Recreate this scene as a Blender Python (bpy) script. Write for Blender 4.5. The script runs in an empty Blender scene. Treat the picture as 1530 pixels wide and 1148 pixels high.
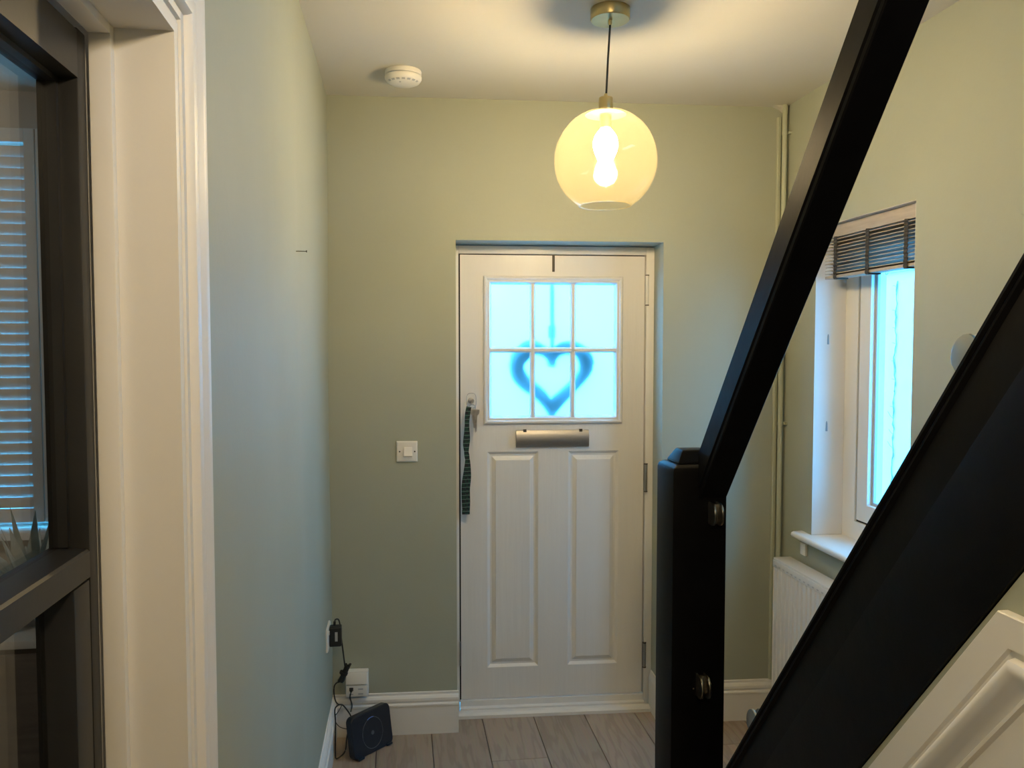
import bpy, bmesh, math, random
from mathutils import Vector, Matrix
random.seed(7)
SC = bpy.context.scene
COL = SC.collection
R = math.radians

# ------------------------------------------------------------------ camera
cam_d = bpy.data.cameras.new('camera')
cam_d.sensor_fit = 'HORIZONTAL'
cam_d.sensor_width = 36.0
cam_d.lens = 36.0 * 1200 / 1530
cam_d.clip_start = 0.02
cam_d.clip_end = 200
cam = bpy.data.objects.new('camera', cam_d)
COL.objects.link(cam)
cam.location = (0, 0, 1.63)
cam.rotation_euler = (R(90 - 2.72), 0, R(-8.0))
SC.camera = cam

# ------------------------------------------------------------------ sky, exposure
SKY = 16.5
world = bpy.data.worlds.new('overcast_sky')
SC.world = world
world.use_nodes = True
wn = world.node_tree
bg = wn.nodes['Background']
bg.inputs['Color'].default_value = (0.062, 0.40, 0.84, 1)
bg.inputs['Strength'].default_value = SKY
SC.view_settings.view_transform = 'Standard'
SC.view_settings.look = 'None'
SC.view_settings.gamma = 1.0
SC.view_settings.use_curve_mapping = False
SC.view_settings.exposure = 0.24

BULB = 300.0            # pendant bulb radiance
BACK = 23.0             # second hall lamp, behind the camera (W)
def lamp_light(name, loc, power, color, radius):
    l = bpy.data.lights.new(name, 'POINT')
    l.energy = power; l.color = color; l.shadow_soft_size = radius
    o = bpy.data.objects.new(name, l); COL.objects.link(o); o.location = loc
    return o
lamp_light('rear_hall_lamp', (0.20, 0.15, 2.17), BACK, (1.0, 0.76, 0.44), 0.05)
def portal(name, loc, rot, sx, sy):
    l = bpy.data.lights.new(name, 'AREA')
    l.shape = 'RECTANGLE'; l.size = sx; l.size_y = sy
    l.cycles.is_portal = True
    o = bpy.data.objects.new(name, l); COL.objects.link(o)
    o.location = loc; o.rotation_euler = rot
    return o

# ------------------------------------------------------------------ room numbers (metres)
SK = R(2.95)                                   # the front wall is not quite square to the side walls
TX, TY = math.cos(SK), -math.sin(SK)
NX, NY = math.sin(SK), math.cos(SK)
def W(u, d, z):                                # front-wall coordinates -> world
    return Vector((u * TX + d * NX, u * TY + d * NY, z))
DW, DF = 3.34, 3.50                            # wall face, door face
XL, XR, ZC = -0.285, 1.63, 2.64
portal('window_portal', (1.80, 2.68, 1.45), (0, R(90), 0), 1.25, 0.62)

# ------------------------------------------------------------------ materials
MATS = {}
def principled(name, color, rough=0.5, metal=0.0, spec=0.5, var=0.0, vscale=6.0, bump=0.0, bscale=60.0, stretch=None, coat=0.0):
    if name in MATS: return MATS[name]
    m = bpy.data.materials.new(name); m.use_nodes = True
    nt = m.node_tree; b = nt.nodes['Principled BSDF']
    b.inputs['Base Color'].default_value = (*color, 1)
    b.inputs['Roughness'].default_value = rough
    b.inputs['Metallic'].default_value = metal
    b.inputs['Specular IOR Level'].default_value = spec
    b.inputs['Coat Weight'].default_value = coat
    tc = nt.nodes.new('ShaderNodeTexCoord')
    vec = tc.outputs['Object']
    if stretch:
        mp = nt.nodes.new('ShaderNodeMapping'); mp.inputs['Scale'].default_value = stretch
        nt.links.new(vec, mp.inputs['Vector']); vec = mp.outputs['Vector']
    if var > 0:
        n = nt.nodes.new('ShaderNodeTexNoise'); n.inputs['Scale'].default_value = vscale; n.inputs['Detail'].default_value = 5
        nt.links.new(vec, n.inputs['Vector'])
        r = nt.nodes.new('ShaderNodeValToRGB')
        r.color_ramp.elements[0].position = 0.3; r.color_ramp.elements[1].position = 0.7
        r.color_ramp.elements[0].color = (*[c * (1 - var) for c in color], 1)
        r.color_ramp.elements[1].color = (*[min(1, c * (1 + var)) for c in color], 1)
        nt.links.new(n.outputs['Fac'], r.inputs['Fac']); nt.links.new(r.outputs['Color'], b.inputs['Base Color'])
    if bump > 0:
        n2 = nt.nodes.new('ShaderNodeTexNoise'); n2.inputs['Scale'].default_value = bscale; n2.inputs['Detail'].default_value = 3
        nt.links.new(vec, n2.inputs['Vector'])
        bp = nt.nodes.new('ShaderNodeBump'); bp.inputs['Strength'].default_value = bump; bp.inputs['Distance'].default_value = 0.004
        nt.links.new(n2.outputs['Fac'], bp.inputs['Height']); nt.links.new(bp.outputs['Normal'], b.inputs['Normal'])
    MATS[name] = m
    return m

SAGE = principled('sage_wall_paint', (0.378, 0.400, 0.325), 0.62, spec=0.35, var=0.03, vscale=2.5, bump=0.12, bscale=45)
CEIL = principled('ceiling_paint', (0.60, 0.58, 0.52), 0.8, spec=0.2, var=0.015, vscale=3, bump=0.06, bscale=30)
WHITE = principled('white_satin_paint', (0.78, 0.765, 0.735), 0.45, var=0.015, vscale=5, bump=0.03, bscale=25)
DOORW = principled('white_grained_door_skin', (0.76, 0.745, 0.72), 0.36, var=0.02, vscale=9, bump=0.25, bscale=55, stretch=(1, 1, 0.08))
UPVC = principled('white_upvc', (0.80, 0.79, 0.77), 0.25, var=0.01)
PLAST = principled('white_plastic', (0.80, 0.78, 0.73), 0.3, var=0.01)
BLACK = principled('black_stair_paint', (0.004, 0.004, 0.005), 0.44, spec=0.09, var=0.25, vscale=12, bump=0.10, bscale=35)
DOORBLK = principled('black_door_paint', (0.016, 0.0155, 0.015), 0.42, var=0.2, vscale=8, bump=0.06, bscale=40)
SEAL = principled('black_rubber', (0.008, 0.008, 0.008), 0.7, var=0.1)
CHROME = principled('satin_steel', (0.60, 0.58, 0.55), 0.28, metal=1.0, var=0.05, vscale=30)
ALUM = principled('brushed_aluminium', (0.33, 0.325, 0.32), 0.4, metal=0.8, var=0.06, vscale=40, stretch=(1, 1, 20))
BRASS = principled('antique_brass', (0.50, 0.42, 0.22), 0.32, metal=1.0, var=0.06, vscale=25)
DARKHW = principled('dark_bronze', (0.055, 0.045, 0.035), 0.5, metal=0.3, var=0.1)
CLAMPM = principled('satin_nickel', (0.52, 0.50, 0.46), 0.30, metal=1.0, var=0.05, vscale=30)
KEYM = principled('worn_key_steel', (0.50, 0.49, 0.50), 0.3, metal=0.9, var=0.15, vscale=80)
ROUTER = principled('navy_black_plastic', (0.010, 0.014, 0.024), 0.38, var=0.1, vscale=30)
CABLE = principled('black_cable', (0.012, 0.014, 0.014), 0.5, var=0.1)
GREYP = principled('grey_print', (0.45, 0.46, 0.47), 0.4, var=0.02)
DGREY = principled('dark_grey_print', (0.10, 0.11, 0.125), 0.35, var=0.02)
BLUELED = principled('blue_indicator', (0.12, 0.25, 0.75), 0.3, var=0.02)
SLAT = principled('taupe_slat_wood', (0.42, 0.37, 0.32), 0.5, var=0.10, vscale=14, stretch=(6, 0.6, 6))
TAPE = principled('charcoal_ladder_tape', (0.045, 0.042, 0.04), 0.85, var=0.2, vscale=60)
TWIG = principled('brown_twig', (0.030, 0.020, 0.014), 0.8, var=0.3, vscale=40)
RIBBON = principled('dark_ribbon', (0.10, 0.10, 0.14), 0.7, var=0.1)
RENDER = principled('white_render', (0.78, 0.78, 0.77), 0.85, var=0.03, vscale=4, bump=0.25, bscale=30)
PAVE = principled('concrete_paving', (0.50, 0.49, 0.47), 0.9, var=0.1, vscale=3, bump=0.2)
STEM = principled('dead_climber_stem', (0.22, 0.19, 0.16), 0.9, var=0.3, vscale=25)
SHUT = principled('white_shutter_paint', (0.62, 0.61, 0.59), 0.45, var=0.02)
LOUNGE = principled('lounge_wall_paint', (0.42, 0.38, 0.33), 0.7, var=0.03)
LEAF = principled('silver_green_leaf', (0.42, 0.47, 0.44), 0.45, var=0.25, vscale=20)
POT = principled('grey_ceramic', (0.35, 0.35, 0.36), 0.4, var=0.05)
DARKWOOD = principled('dark_cabinet_wood', (0.12, 0.10, 0.085), 0.5, var=0.15, vscale=8, stretch=(1, 8, 8))

def oak_mat():
    m = bpy.data.materials.new('greige_oak'); m.use_nodes = True
    nt = m.node_tree; b = nt.nodes['Principled BSDF']; L = nt.links.new
    tc = nt.nodes.new('ShaderNodeTexCoord'); oi = nt.nodes.new('ShaderNodeObjectInfo')
    mp = nt.nodes.new('ShaderNodeMapping'); mp.inputs['Scale'].default_value = (9, 0.9, 9)
    cx = nt.nodes.new('ShaderNodeCombineXYZ')
    ml = nt.nodes.new('ShaderNodeMath'); ml.operation = 'MULTIPLY'; ml.inputs[1].default_value = 37.0
    L(oi.outputs['Random'], ml.inputs[0]); L(ml.outputs[0], cx.inputs['X']); L(ml.outputs[0], cx.inputs['Y'])
    L(tc.outputs['Object'], mp.inputs['Vector']); L(cx.outputs[0], mp.inputs['Location'])
    n1 = nt.nodes.new('ShaderNodeTexNoise'); n1.inputs['Scale'].default_value = 1.3; n1.inputs['Detail'].default_value = 4
    L(mp.outputs[0], n1.inputs['Vector'])
    w = nt.nodes.new('ShaderNodeMath'); w.operation = 'MULTIPLY'; w.inputs[1].default_value = 46.0
    L(n1.outputs['Fac'], w.inputs[0])
    sn = nt.nodes.new('ShaderNodeMath'); sn.operation = 'SINE'; L(w.outputs[0], sn.inputs[0])
    mr = nt.nodes.new('ShaderNodeMapRange'); mr.inputs['From Min'].default_value = -1; mr.inputs['From Max'].default_value = 1
    L(sn.outputs[0], mr.inputs['Value'])
    r = nt.nodes.new('ShaderNodeValToRGB')
    r.color_ramp.elements[0].color = (0.26, 0.195, 0.15, 1); r.color_ramp.elements[1].color = (0.40, 0.315, 0.25, 1)
    r.color_ramp.elements[0].position = 0.0; r.color_ramp.elements[1].position = 0.45
    L(mr.outputs[0], r.inputs['Fac'])
    n2 = nt.nodes.new('ShaderNodeTexNoise'); n2.inputs['Scale'].default_value = 14; n2.inputs['Detail'].default_value = 6
    mp2 = nt.nodes.new('ShaderNodeMapping'); mp2.inputs['Scale'].default_value = (8, 0.5, 8)
    L(tc.outputs['Object'], mp2.inputs['Vector']); L(mp2.outputs[0], n2.inputs['Vector'])
    mx = nt.nodes.new('ShaderNodeMixRGB'); mx.blend_type = 'OVERLAY'; mx.inputs['Fac'].default_value = 0.35
    L(r.outputs['Color'], mx.inputs['Color1']); L(n2.outputs['Color'], mx.inputs['Color2'])
    hs = nt.nodes.new('ShaderNodeHueSaturation'); hs.inputs['Saturation'].default_value = 0.95
    mv = nt.nodes.new('ShaderNodeMapRange'); mv.inputs['To Min'].default_value = 0.88; mv.inputs['To Max'].default_value = 1.10
    L(oi.outputs['Random'], mv.inputs['Value']); L(mv.outputs[0], hs.inputs['Value'])
    bw = nt.nodes.new('ShaderNodeMixRGB'); bw.inputs['Fac'].default_value = 0.55
    bw.inputs['Color2'].default_value = (0.37, 0.29, 0.23, 1)
    L(mx.outputs['Color'], bw.inputs['Color1']); L(bw.outputs['Color'], hs.inputs['Color'])
    L(hs.outputs['Color'], b.inputs['Base Color'])
    b.inputs['Roughness'].default_value = 0.42
    return m
OAK = oak_mat()

def schlick(nt, base, top):                     # two-sided Fresnel reflectance
    lw = nt.nodes.new('ShaderNodeLayerWeight'); lw.inputs['Blend'].default_value = 0.5
    p = nt.nodes.new('ShaderNodeMath'); p.operation = 'POWER'; p.inputs[1].default_value = 5.0
    nt.links.new(lw.outputs['Facing'], p.inputs[0])
    m = nt.nodes.new('ShaderNodeMapRange'); m.inputs['To Min'].default_value = base; m.inputs['To Max'].default_value = top
    nt.links.new(p.outputs[0], m.inputs['Value'])
    return m
def clear_glass(name, tint=(0.97, 0.985, 0.98), refl=0.09):
    m = bpy.data.materials.new(name); m.use_nodes = True
    nt = m.node_tree; nt.nodes.remove(nt.nodes['Principled BSDF']); L = nt.links.new
    out = nt.nodes['Material Output']
    tr = nt.nodes.new('ShaderNodeBsdfTransparent'); tr.inputs['Color'].default_value = (*tint, 1)
    gl = nt.nodes.new('ShaderNodeBsdfGlossy'); gl.inputs['Roughness'].default_value = 0.03
    fr = schlick(nt, 0.03, 0.9)
    nz = nt.nodes.new('ShaderNodeTexNoise'); nz.inputs['Scale'].default_value = 5
    bp = nt.nodes.new('ShaderNodeBump'); bp.inputs['Strength'].default_value = 0.02
    L(nz.outputs['Fac'], bp.inputs['Height']); L(bp.outputs['Normal'], gl.inputs['Normal'])
    mx = nt.nodes.new('ShaderNodeMixShader')
    L(fr.outputs[0], mx.inputs['Fac']); L(tr.outputs[0], mx.inputs[1]); L(gl.outputs[0], mx.inputs[2])
    L(mx.outputs[0], out.inputs['Surface'])
    return m
GLASS = clear_glass('clear_window_glass')
DGLASS = clear_glass('door_glass', (0.80, 0.80, 0.78))

def frosted():
    m = bpy.data.materials.new('frosted_glass'); m.use_nodes = True
    nt = m.node_tree; nt.nodes.remove(nt.nodes['Principled BSDF']); L = nt.links.new
    out = nt.nodes['Material Output']
    rf = nt.nodes.new('ShaderNodeBsdfRefraction'); rf.inputs['Roughness'].default_value = 0.85; rf.inputs['IOR'].default_value = 1.3; rf.inputs['Color'].default_value = (0.72, 0.96, 1.0, 1)
    tl = nt.nodes.new('ShaderNodeBsdfTranslucent'); tl.inputs['Color'].default_value = (0.70, 0.94, 1.0, 1)
    gl = nt.nodes.new('ShaderNodeBsdfGlossy'); gl.inputs['Roughness'].default_value = 0.15
    nz = nt.nodes.new('ShaderNodeTexNoise'); nz.inputs['Scale'].default_value = 90
    bp = nt.nodes.new('ShaderNodeBump'); bp.inputs['Strength'].default_value = 0.05
    L(nz.outputs['Fac'], bp.inputs['Height']); L(bp.outputs['Normal'], gl.inputs['Normal'])
    m1 = nt.nodes.new('ShaderNodeMixShader'); m1.inputs['Fac'].default_value = 0.35
    L(rf.outputs[0], m1.inputs[1]); L(tl.outputs[0], m1.inputs[2])
    m2 = nt.nodes.new('ShaderNodeMixShader'); m2.inputs['Fac'].default_value = 0.04
    L(m1.outputs[0], m2.inputs[1]); L(gl.outputs[0], m2.inputs[2])
    L(m2.outputs[0], out.inputs['Surface'])
    return m
FROST = frosted()
CLEARBACK = clear_glass('pane_outer_face', (0.98, 0.99, 0.99))

def shade_glass():
    m = bpy.data.materials.new('pale_amber_seeded_glass'); m.use_nodes = True
    nt = m.node_tree; nt.nodes.remove(nt.nodes['Principled BSDF']); L = nt.links.new
    out = nt.nodes['Material Output']
    tr = nt.nodes.new('ShaderNodeBsdfTransparent'); tr.inputs['Color'].default_value = (1.0, 0.95, 0.82, 1)
    tl = nt.nodes.new('ShaderNodeBsdfTranslucent'); tl.inputs['Color'].default_value = (1.0, 0.85, 0.53, 1)
    gl = nt.nodes.new('ShaderNodeBsdfGlossy'); gl.inputs['Roughness'].default_value = 0.08
    lw = schlick(nt, 0.02, 0.4)
    nz = nt.nodes.new('ShaderNodeTexNoise'); nz.inputs['Scale'].default_value = 3.0; nz.inputs['Detail'].default_value = 6
    tc = nt.nodes.new('ShaderNodeTexCoord'); L(tc.outputs['Object'], nz.inputs['Vector'])
    nz.inputs['Scale'].default_value = 14
    mr = nt.nodes.new('ShaderNodeMapRange'); mr.inputs['To Min'].default_value = 0.75; mr.inputs['To Max'].default_value = 1.3
    L(nz.outputs['Fac'], mr.inputs['Value'])
    mul = nt.nodes.new('ShaderNodeMath'); mul.operation = 'MULTIPLY'; mul.inputs[1].default_value = SHADE_T
    L(mr.outputs[0], mul.inputs[0])
    m1 = nt.nodes.new('ShaderNodeMixShader')
    L(mul.outputs[0], m1.inputs['Fac']); L(tr.outputs[0], m1.inputs[1]); L(tl.outputs[0], m1.inputs[2])
    m2 = nt.nodes.new('ShaderNodeMixShader')
    L(lw.outputs[0], m2.inputs['Fac'])
    L(m1.outputs[0], m2.inputs[1]); L(gl.outputs[0], m2.inputs[2])
    L(m2.outputs[0], out.inputs['Surface'])
    return m
SHADE_T = 0.030
SHADEG = shade_glass()

def emission(name, color, strength):
    m = bpy.data.materials.new(name); m.use_nodes = True
    nt = m.node_tree; nt.nodes.remove(nt.nodes['Principled BSDF'])
    e = nt.nodes.new('ShaderNodeEmission'); e.inputs['Color'].default_value = (*color, 1); e.inputs['Strength'].default_value = strength
    nt.links.new(e.outputs[0], nt.nodes['Material Output'].inputs['Surface'])
    return m
BULBM = emission('lit_bulb', (1.0, 0.78, 0.47), BULB)

def tartan():
    m = bpy.data.materials.new('green_tartan_webbing'); m.use_nodes = True
    nt = m.node_tree; b = nt.nodes['Principled BSDF']; L = nt.links.new
    tc = nt.nodes.new('ShaderNodeTexCoord')
    ck = nt.nodes.new('ShaderNodeTexChecker'); ck.inputs['Scale'].default_value = 70
    ck.inputs['Color1'].default_value = (0.010, 0.045, 0.035, 1); ck.inputs['Color2'].default_value = (0.012, 0.014, 0.022, 1)
    n = nt.nodes.new('ShaderNodeTexWave'); n.inputs['Scale'].default_value = 18; n.bands_direction = 'Z'
    r = nt.nodes.new('ShaderNodeValToRGB'); r.color_ramp.elements[0].position = 0.90; r.color_ramp.elements[1].position = 0.97
    L(tc.outputs['Object'], ck.inputs['Vector']); L(tc.outputs['Object'], n.inputs['Vector']); L(n.outputs['Fac'], r.inputs['Fac'])
    mx = nt.nodes.new('ShaderNodeMixRGB'); mx.inputs['Color2'].default_value = (0.12, 0.20, 0.17, 1)
    L(r.outputs['Color'], mx.inputs['Fac']); L(ck.outputs['Color'], mx.inputs['Color1'])
    L(mx.outputs['Color'], b.inputs['Base Color']); b.inputs['Roughness'].default_value = 0.8
    return m
TARTAN = tartan()

# ------------------------------------------------------------------ mesh helpers
class MB:
    def __init__(s): s.v = []; s.f = []
    def add(s, vs, fs):
        o = len(s.v); s.v += [tuple(v) for v in vs]; s.f += [tuple(i + o for i in f) for f in fs]; return s
    def box(s, a, b):
        x0, x1 = sorted((a[0], b[0])); y0, y1 = sorted((a[1], b[1])); z0, z1 = sorted((a[2], b[2]))
        vs = [(x0,y0,z0),(x1,y0,z0),(x1,y1,z0),(x0,y1,z0),(x0,y0,z1),(x1,y0,z1),(x1,y1,z1),(x0,y1,z1)]
        return s.add(vs, [(0,3,2,1),(4,5,6,7),(0,1,5,4),(1,2,6,5),(2,3,7,6),(3,0,4,7)])
    def prism(s, pts, vec):                      # closed polygon (3-D points) swept along vec
        n = len(pts); vec = Vector(vec); p = [Vector(q) for q in pts]
        vs = p + [q + vec for q in p]
        fs = [tuple(range(n))[::-1], tuple(range(n, 2 * n))]
        fs += [(i, (i + 1) % n, n + (i + 1) % n, n + i) for i in range(n)]
        return s.add(vs, fs)
    def rings(s, rings, close0=True, close1=True, cyc=True):
        n = len(rings[0]); vs = [p for r in rings for p in r]; fs = []
        for k in range(len(rings) - 1):
            for i in range(n if cyc else n - 1):
                j = (i + 1) % n
                fs.append((k*n+i, k*n+j, (k+1)*n+j, (k+1)*n+i))
        if close0: fs.append(tuple(range(n))[::-1])
        if close1: fs.append(tuple(range((len(rings)-1)*n, len(rings)*n)))
        return s.add(vs, fs)
    def lathe(s, prof, c=(0,0,0), seg=32, axis='Z', close0=True, close1=True):   # prof: (r, h)
        rs = []
        for r, h in prof:
            ring = []
            for i in range(seg):
                a = 2 * math.pi * i / seg; x, y = r * math.cos(a), r * math.sin(a)
                p = {'Z': (x, y, h), 'Y': (x, h, -y), 'X': (h, x, y)}[axis]
                ring.append((c[0]+p[0], c[1]+p[1], c[2]+p[2]))
            rs.append(ring)
        return s.rings(rs, close0, close1)
    def tube(s, path, r, seg=8, flat=None):      # flat=(w,h,upvec) for ribbons
        P = [Vector(p) for p in path]; rs = []
        up = Vector((0.13, 0.2, 1)).normalized()
        for i, p in enumerate(P):
            d = (P[min(i+1, len(P)-1)] - P[max(i-1, 0)]).normalized()
            ref = up if abs(d.dot(up)) < 0.97 else Vector((1, 0, 0))
            if flat: ref = Vector(flat[2])
            a = d.cross(ref).normalized(); b = a.cross(d).normalized()
            rr = r[i] if isinstance(r, (list, tuple)) else r
            if flat:
                w, h = flat[0] / 2, flat[1] / 2
                rs.append([p + a*w + b*h, p - a*w + b*h, p - a*w - b*h, p + a*w - b*h])
            else:
                rs.append([p + a*math.cos(t)*rr + b*math.sin(t)*rr for t in [2*math.pi*k/seg for k in range(seg)]])
        return s.rings(rs)
    def build(s, name, mat, parent=None, bevel=0.0, smooth=False, segs=2, loc=None, rotz=0.0, origin=None, angle=35):
        me = bpy.data.meshes.new(name)
        off = Vector(origin) if origin is not None else Vector((0, 0, 0))
        me.from_pydata([tuple(Vector(v) - off) for v in s.v], [], s.f)
        bm = bmesh.new(); bm.from_mesh(me)
        bmesh.ops.recalc_face_normals(bm, faces=bm.faces)
        if bevel > 0:
            es = [e for e in bm.edges if len(e.link_faces) == 2 and e.calc_face_angle(0) > R(30)]
            bmesh.ops.bevel(bm, geom=es, offset=bevel, segments=segs, profile=0.6, affect='EDGES', clamp_overlap=True)
        if smooth or bevel > 0:
            for f in bm.faces: f.smooth = True
            for e in bm.edges:
                if len(e.link_faces) == 2 and e.calc_face_angle(0) > R(angle): e.smooth = False
        bm.to_mesh(me); bm.free()
        me.materials.append(mat)
        o = bpy.data.objects.new(name, me); COL.objects.link(o)
        if parent is not None: o.parent = parent
        if origin is not None: o.location = off
        if loc is not None: o.location = loc
        if rotz: o.rotation_euler = (0, 0, rotz)
        return o

def thing(name, label, cat, loc=(0, 0, 0), rotz=0.0, group=None):
    o = bpy.data.objects.new(name, None); COL.objects.link(o)
    o.empty_display_size = 0.05
    o.location = loc; o.rotation_euler = (0, 0, rotz)
    o['label'] = label; o['category'] = cat
    if group: o['group'] = group
    return o
def tag(o, label, cat, group=None):
    o['label'] = label; o['category'] = cat
    if group: o['group'] = group
    return o
def struct(o, label=None):
    o['kind'] = 'structure'
    if label: o['label'] = label
    return o
def struct_root(name, loc=(0, 0, 0), rotz=0.0, label=None):
    o = bpy.data.objects.new(name, None); COL.objects.link(o)
    o.empty_display_size = 0.05; o.location = loc; o.rotation_euler = (0, 0, rotz)
    return struct(o, label)
def smoothpath(pts, n=6):
    P = [Vector(p) for p in pts]; out = []
    for i in range(len(P) - 1):
        p0, p1, p2, p3 = P[max(i-1, 0)], P[i], P[i+1], P[min(i+2, len(P)-1)]
        for k in range(n):
            t = k / n
            out.append(0.5 * ((2*p1) + (p2-p0)*t + (2*p0-5*p1+4*p2-p3)*t*t + (3*p1-p0-3*p2+p3)*t**3))
    out.append(P[-1]); return out
def sweep(mb, prof, p0, p1, nrm, up=(0, 0, 1), cut0=0.0, cut1=0.0):
    """profile (offset along nrm, offset along up) swept p0->p1; cuts shift the ends by offset (mitres)"""
    p0, p1, nrm, up = Vector(p0), Vector(p1), Vector(nrm).normalized(), Vector(up)
    d = (p1 - p0).normalized()
    a = [p0 + nrm*o + up*h + d*(cut0*o) for o, h in prof]
    b = [p1 + nrm*o + up*h + d*(cut1*o) for o, h in prof]
    return mb.rings([a, b])
ROTF = -SK

# ================================================================== SETTING
# ---- floor of planks
floor = struct_root('floor', (0, 0, 0))
MB().box((-0.45, -3.0, -0.06), (1.63, 3.62, -0.014)).build('subfloor', DARKWOOD, floor)
pw = 0.2255
x0 = -0.285 - 0.105
col = 0
edges_x = []
x = 0.575 - pw * 4
while x < 1.63:
    edges_x.append(x); x += pw
plank_cache = {}
for ci, x in enumerate(edges_x):
    xa, xb = max(x, -0.37), min(x + pw, 1.63)
    if xb - xa < 0.02: continue
    ys = [-3.0]; y = -3.0 + 0.45 + 0.37 * ((ci * 5) % 4)
    while y < 3.3: ys.append(y); y += 1.5
    ys.append(3.52)
    for ya, yb in zip(ys[:-1], ys[1:]):
        g = 0.0012
        key = (round(xb - xa, 4), round(yb - ya, 4))
        if key not in plank_cache:
            hx, hy = (xb - xa) / 2 - g, (yb - ya) / 2 - g
            o = MB().box((-hx, -hy, -0.014), (hx, hy, 0)).build('plank', OAK, floor, bevel=0.0014, segs=1)
            plank_cache[key] = o
        else:
            o = plank_cache[key].copy(); COL.objects.link(o); o.parent = floor
        o.location = ((xa + xb) / 2, (ya + yb) / 2, 0)

# ---- front (far) wall with the door recess
UL, UR, ZL = 0.062, 0.937, 2.066
mb = MB()
def fbox(mb, u0, u1, d0, d1, z0, z1):
    vs = [W(u, d, z) for z in (z0, z1) for u, d in ((u0, d0), (u1, d0), (u1, d1), (u0, d1))]
    return mb.add(vs, [(0,3,2,1),(4,5,6,7),(0,1,5,4),(1,2,6,5),(2,3,7,6),(3,0,4,7)])
fbox(mb, -0.58, UL, DW, 3.62, 0, ZC)
fbox(mb, UR, 1.60, DW, 3.62, 0, ZC)
fbox(mb, UL, UR, DW, 3.62, ZL, ZC)
struct(mb.build('wall_far', SAGE))

# ---- left wall (gently uneven plaster) with door opening y 0.27..1.09, z..2.05
mb = MB()
def wavy(y, z):
    return 1.7 * (0.0045 * math.exp(-((y - 2.28 - 0.02 * math.sin(z * 2.2)) / 0.10) ** 2)
            - 0.004 * math.exp(-((y - 2.02) / 0.12) ** 2)
            + 0.003 * math.exp(-((y - 1.62) / 0.16) ** 2) + 0.0015 * math.sin(3.1 * z + 2.0 * y))
ys = [1.075 + (3.37 - 1.075) * i / 60 for i in range(61)]
zs = [ZC * k / 30 for k in range(31)]
vs = [(XL + wavy(y, z), y, z) for y in ys for z in zs]
fs = [(i*31+k, (i+1)*31+k, (i+1)*31+k+1, i*31+k+1) for i in range(60) for k in range(30)]
mb.add(vs, fs)
mb.box((-0.41, 1.075, 0), (XL - 0.008, 3.37, ZC))
mb.box((-0.41, 0.285, 2.035), (XL, 1.075, ZC))
mb.box((-0.41, -3.0, 0), (XL, 0.285, ZC))
struct(mb.build('wall_left', SAGE, smooth=True))

# ---- right wall with window opening
WY0, WY1, WZ0, WZ1 = 2.372, 2.987, 0.845, 2.094
mb = MB()
mb.box((XR, WY1, 0), (1.92, 3.27, ZC))
mb.box((XR, -3.0, 0), (1.92, WY0, ZC))
mb.box((XR, WY0, 0), (1.92, WY1, WZ0))
mb.box((XR, WY0, WZ1), (1.92, WY1, ZC))
struct(mb.build('wall_right', SAGE))
struct(MB().box((-0.41, -3.12, 0), (1.75, -3.0, ZC)).build('wall_back', SAGE))

# ---- ceiling with stairwell hole, landing enclosure above
mb = MB()
mb.box((-0.60, 1.55, ZC), (1.80, 3.70, ZC + 0.2))
mb.box((-0.45, -3.1, ZC), (0.62, 1.55, ZC + 0.2))
mb.box((0.62, -3.1, ZC), (1.75, -0.35, ZC + 0.2))
struct(mb.build('ceiling', CEIL))
mb = MB()
mb.box((0.50, -1.6, ZC + 0.2), (0.60, 1.7, 5.0)); mb.box((0.50, 1.6, ZC + 0.2), (1.75, 1.7, 5.0))
mb.box((0.50, -1.7, ZC + 0.2), (1.75, -1.6, 5.0)); mb.box((1.63, -1.6, ZC + 0.2), (1.73, 1.6, 5.0))
mb.box((0.50, -1.7, 5.0), (1.75, 1.7, 5.1))
struct(mb.build('wall_landing', SAGE))

# ---- baseboards
BP = [(0, 0), (0.019, 0), (0.019, 0.118), (0.022, 0.121), (0.022, 0.128), (0.014, 0.133), (0.0175, 0.142),
      (0.0165, 0.152), (0.011, 0.160), (0.006, 0.164), (0.006, 0.173), (0, 0.175)]
n_in = Vector((-NX, -NY, 0))
def fsweep(u0, u1, name):
    mb = MB(); sweep(mb, BP, W(u0, DW, 0), W(u1, DW, 0), n_in); return struct(mb.build(name, WHITE))
fsweep(-0.455, UL + 0.006, 'baseboard_far_left')
fsweep(UR, 1.458, 'baseboard_far_right')
mb = MB(); sweep(mb, BP, (XL, 1.212, 0), (XL, 3.338, 0), (1, 0, 0)); struct(mb.build('baseboard_left', WHITE))
mb = MB(); sweep(mb, BP, (XR, 0.05, 0), (XR, 3.245, 0), (-1, 0, 0)); struct(mb.build('baseboard_right', WHITE))
mb = MB(); sweep(mb, [(0, 0), (0.013, 0), (0.013, 0.14), (0.006, 0.165), (0.006, 0.175), (0, 0.175)], W(UR, DW - 0.006, 0), W(UR, 3.478, 0), (-TX, -TY, 0))
struct(mb.build('baseboard_door_reveal', WHITE))

# ---- ceiling fillet where the front wall meets the right wall (uneven plaster cove)
mb = MB()
mb.prism([W(1.40, DW, ZC), W(1.458, DW, ZC), W(1.458, DW, ZC - 0.035), W(1.43, DW, ZC - 0.012)], n_in * 0.03)
struct(mb.build('trim_1', CEIL))

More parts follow.
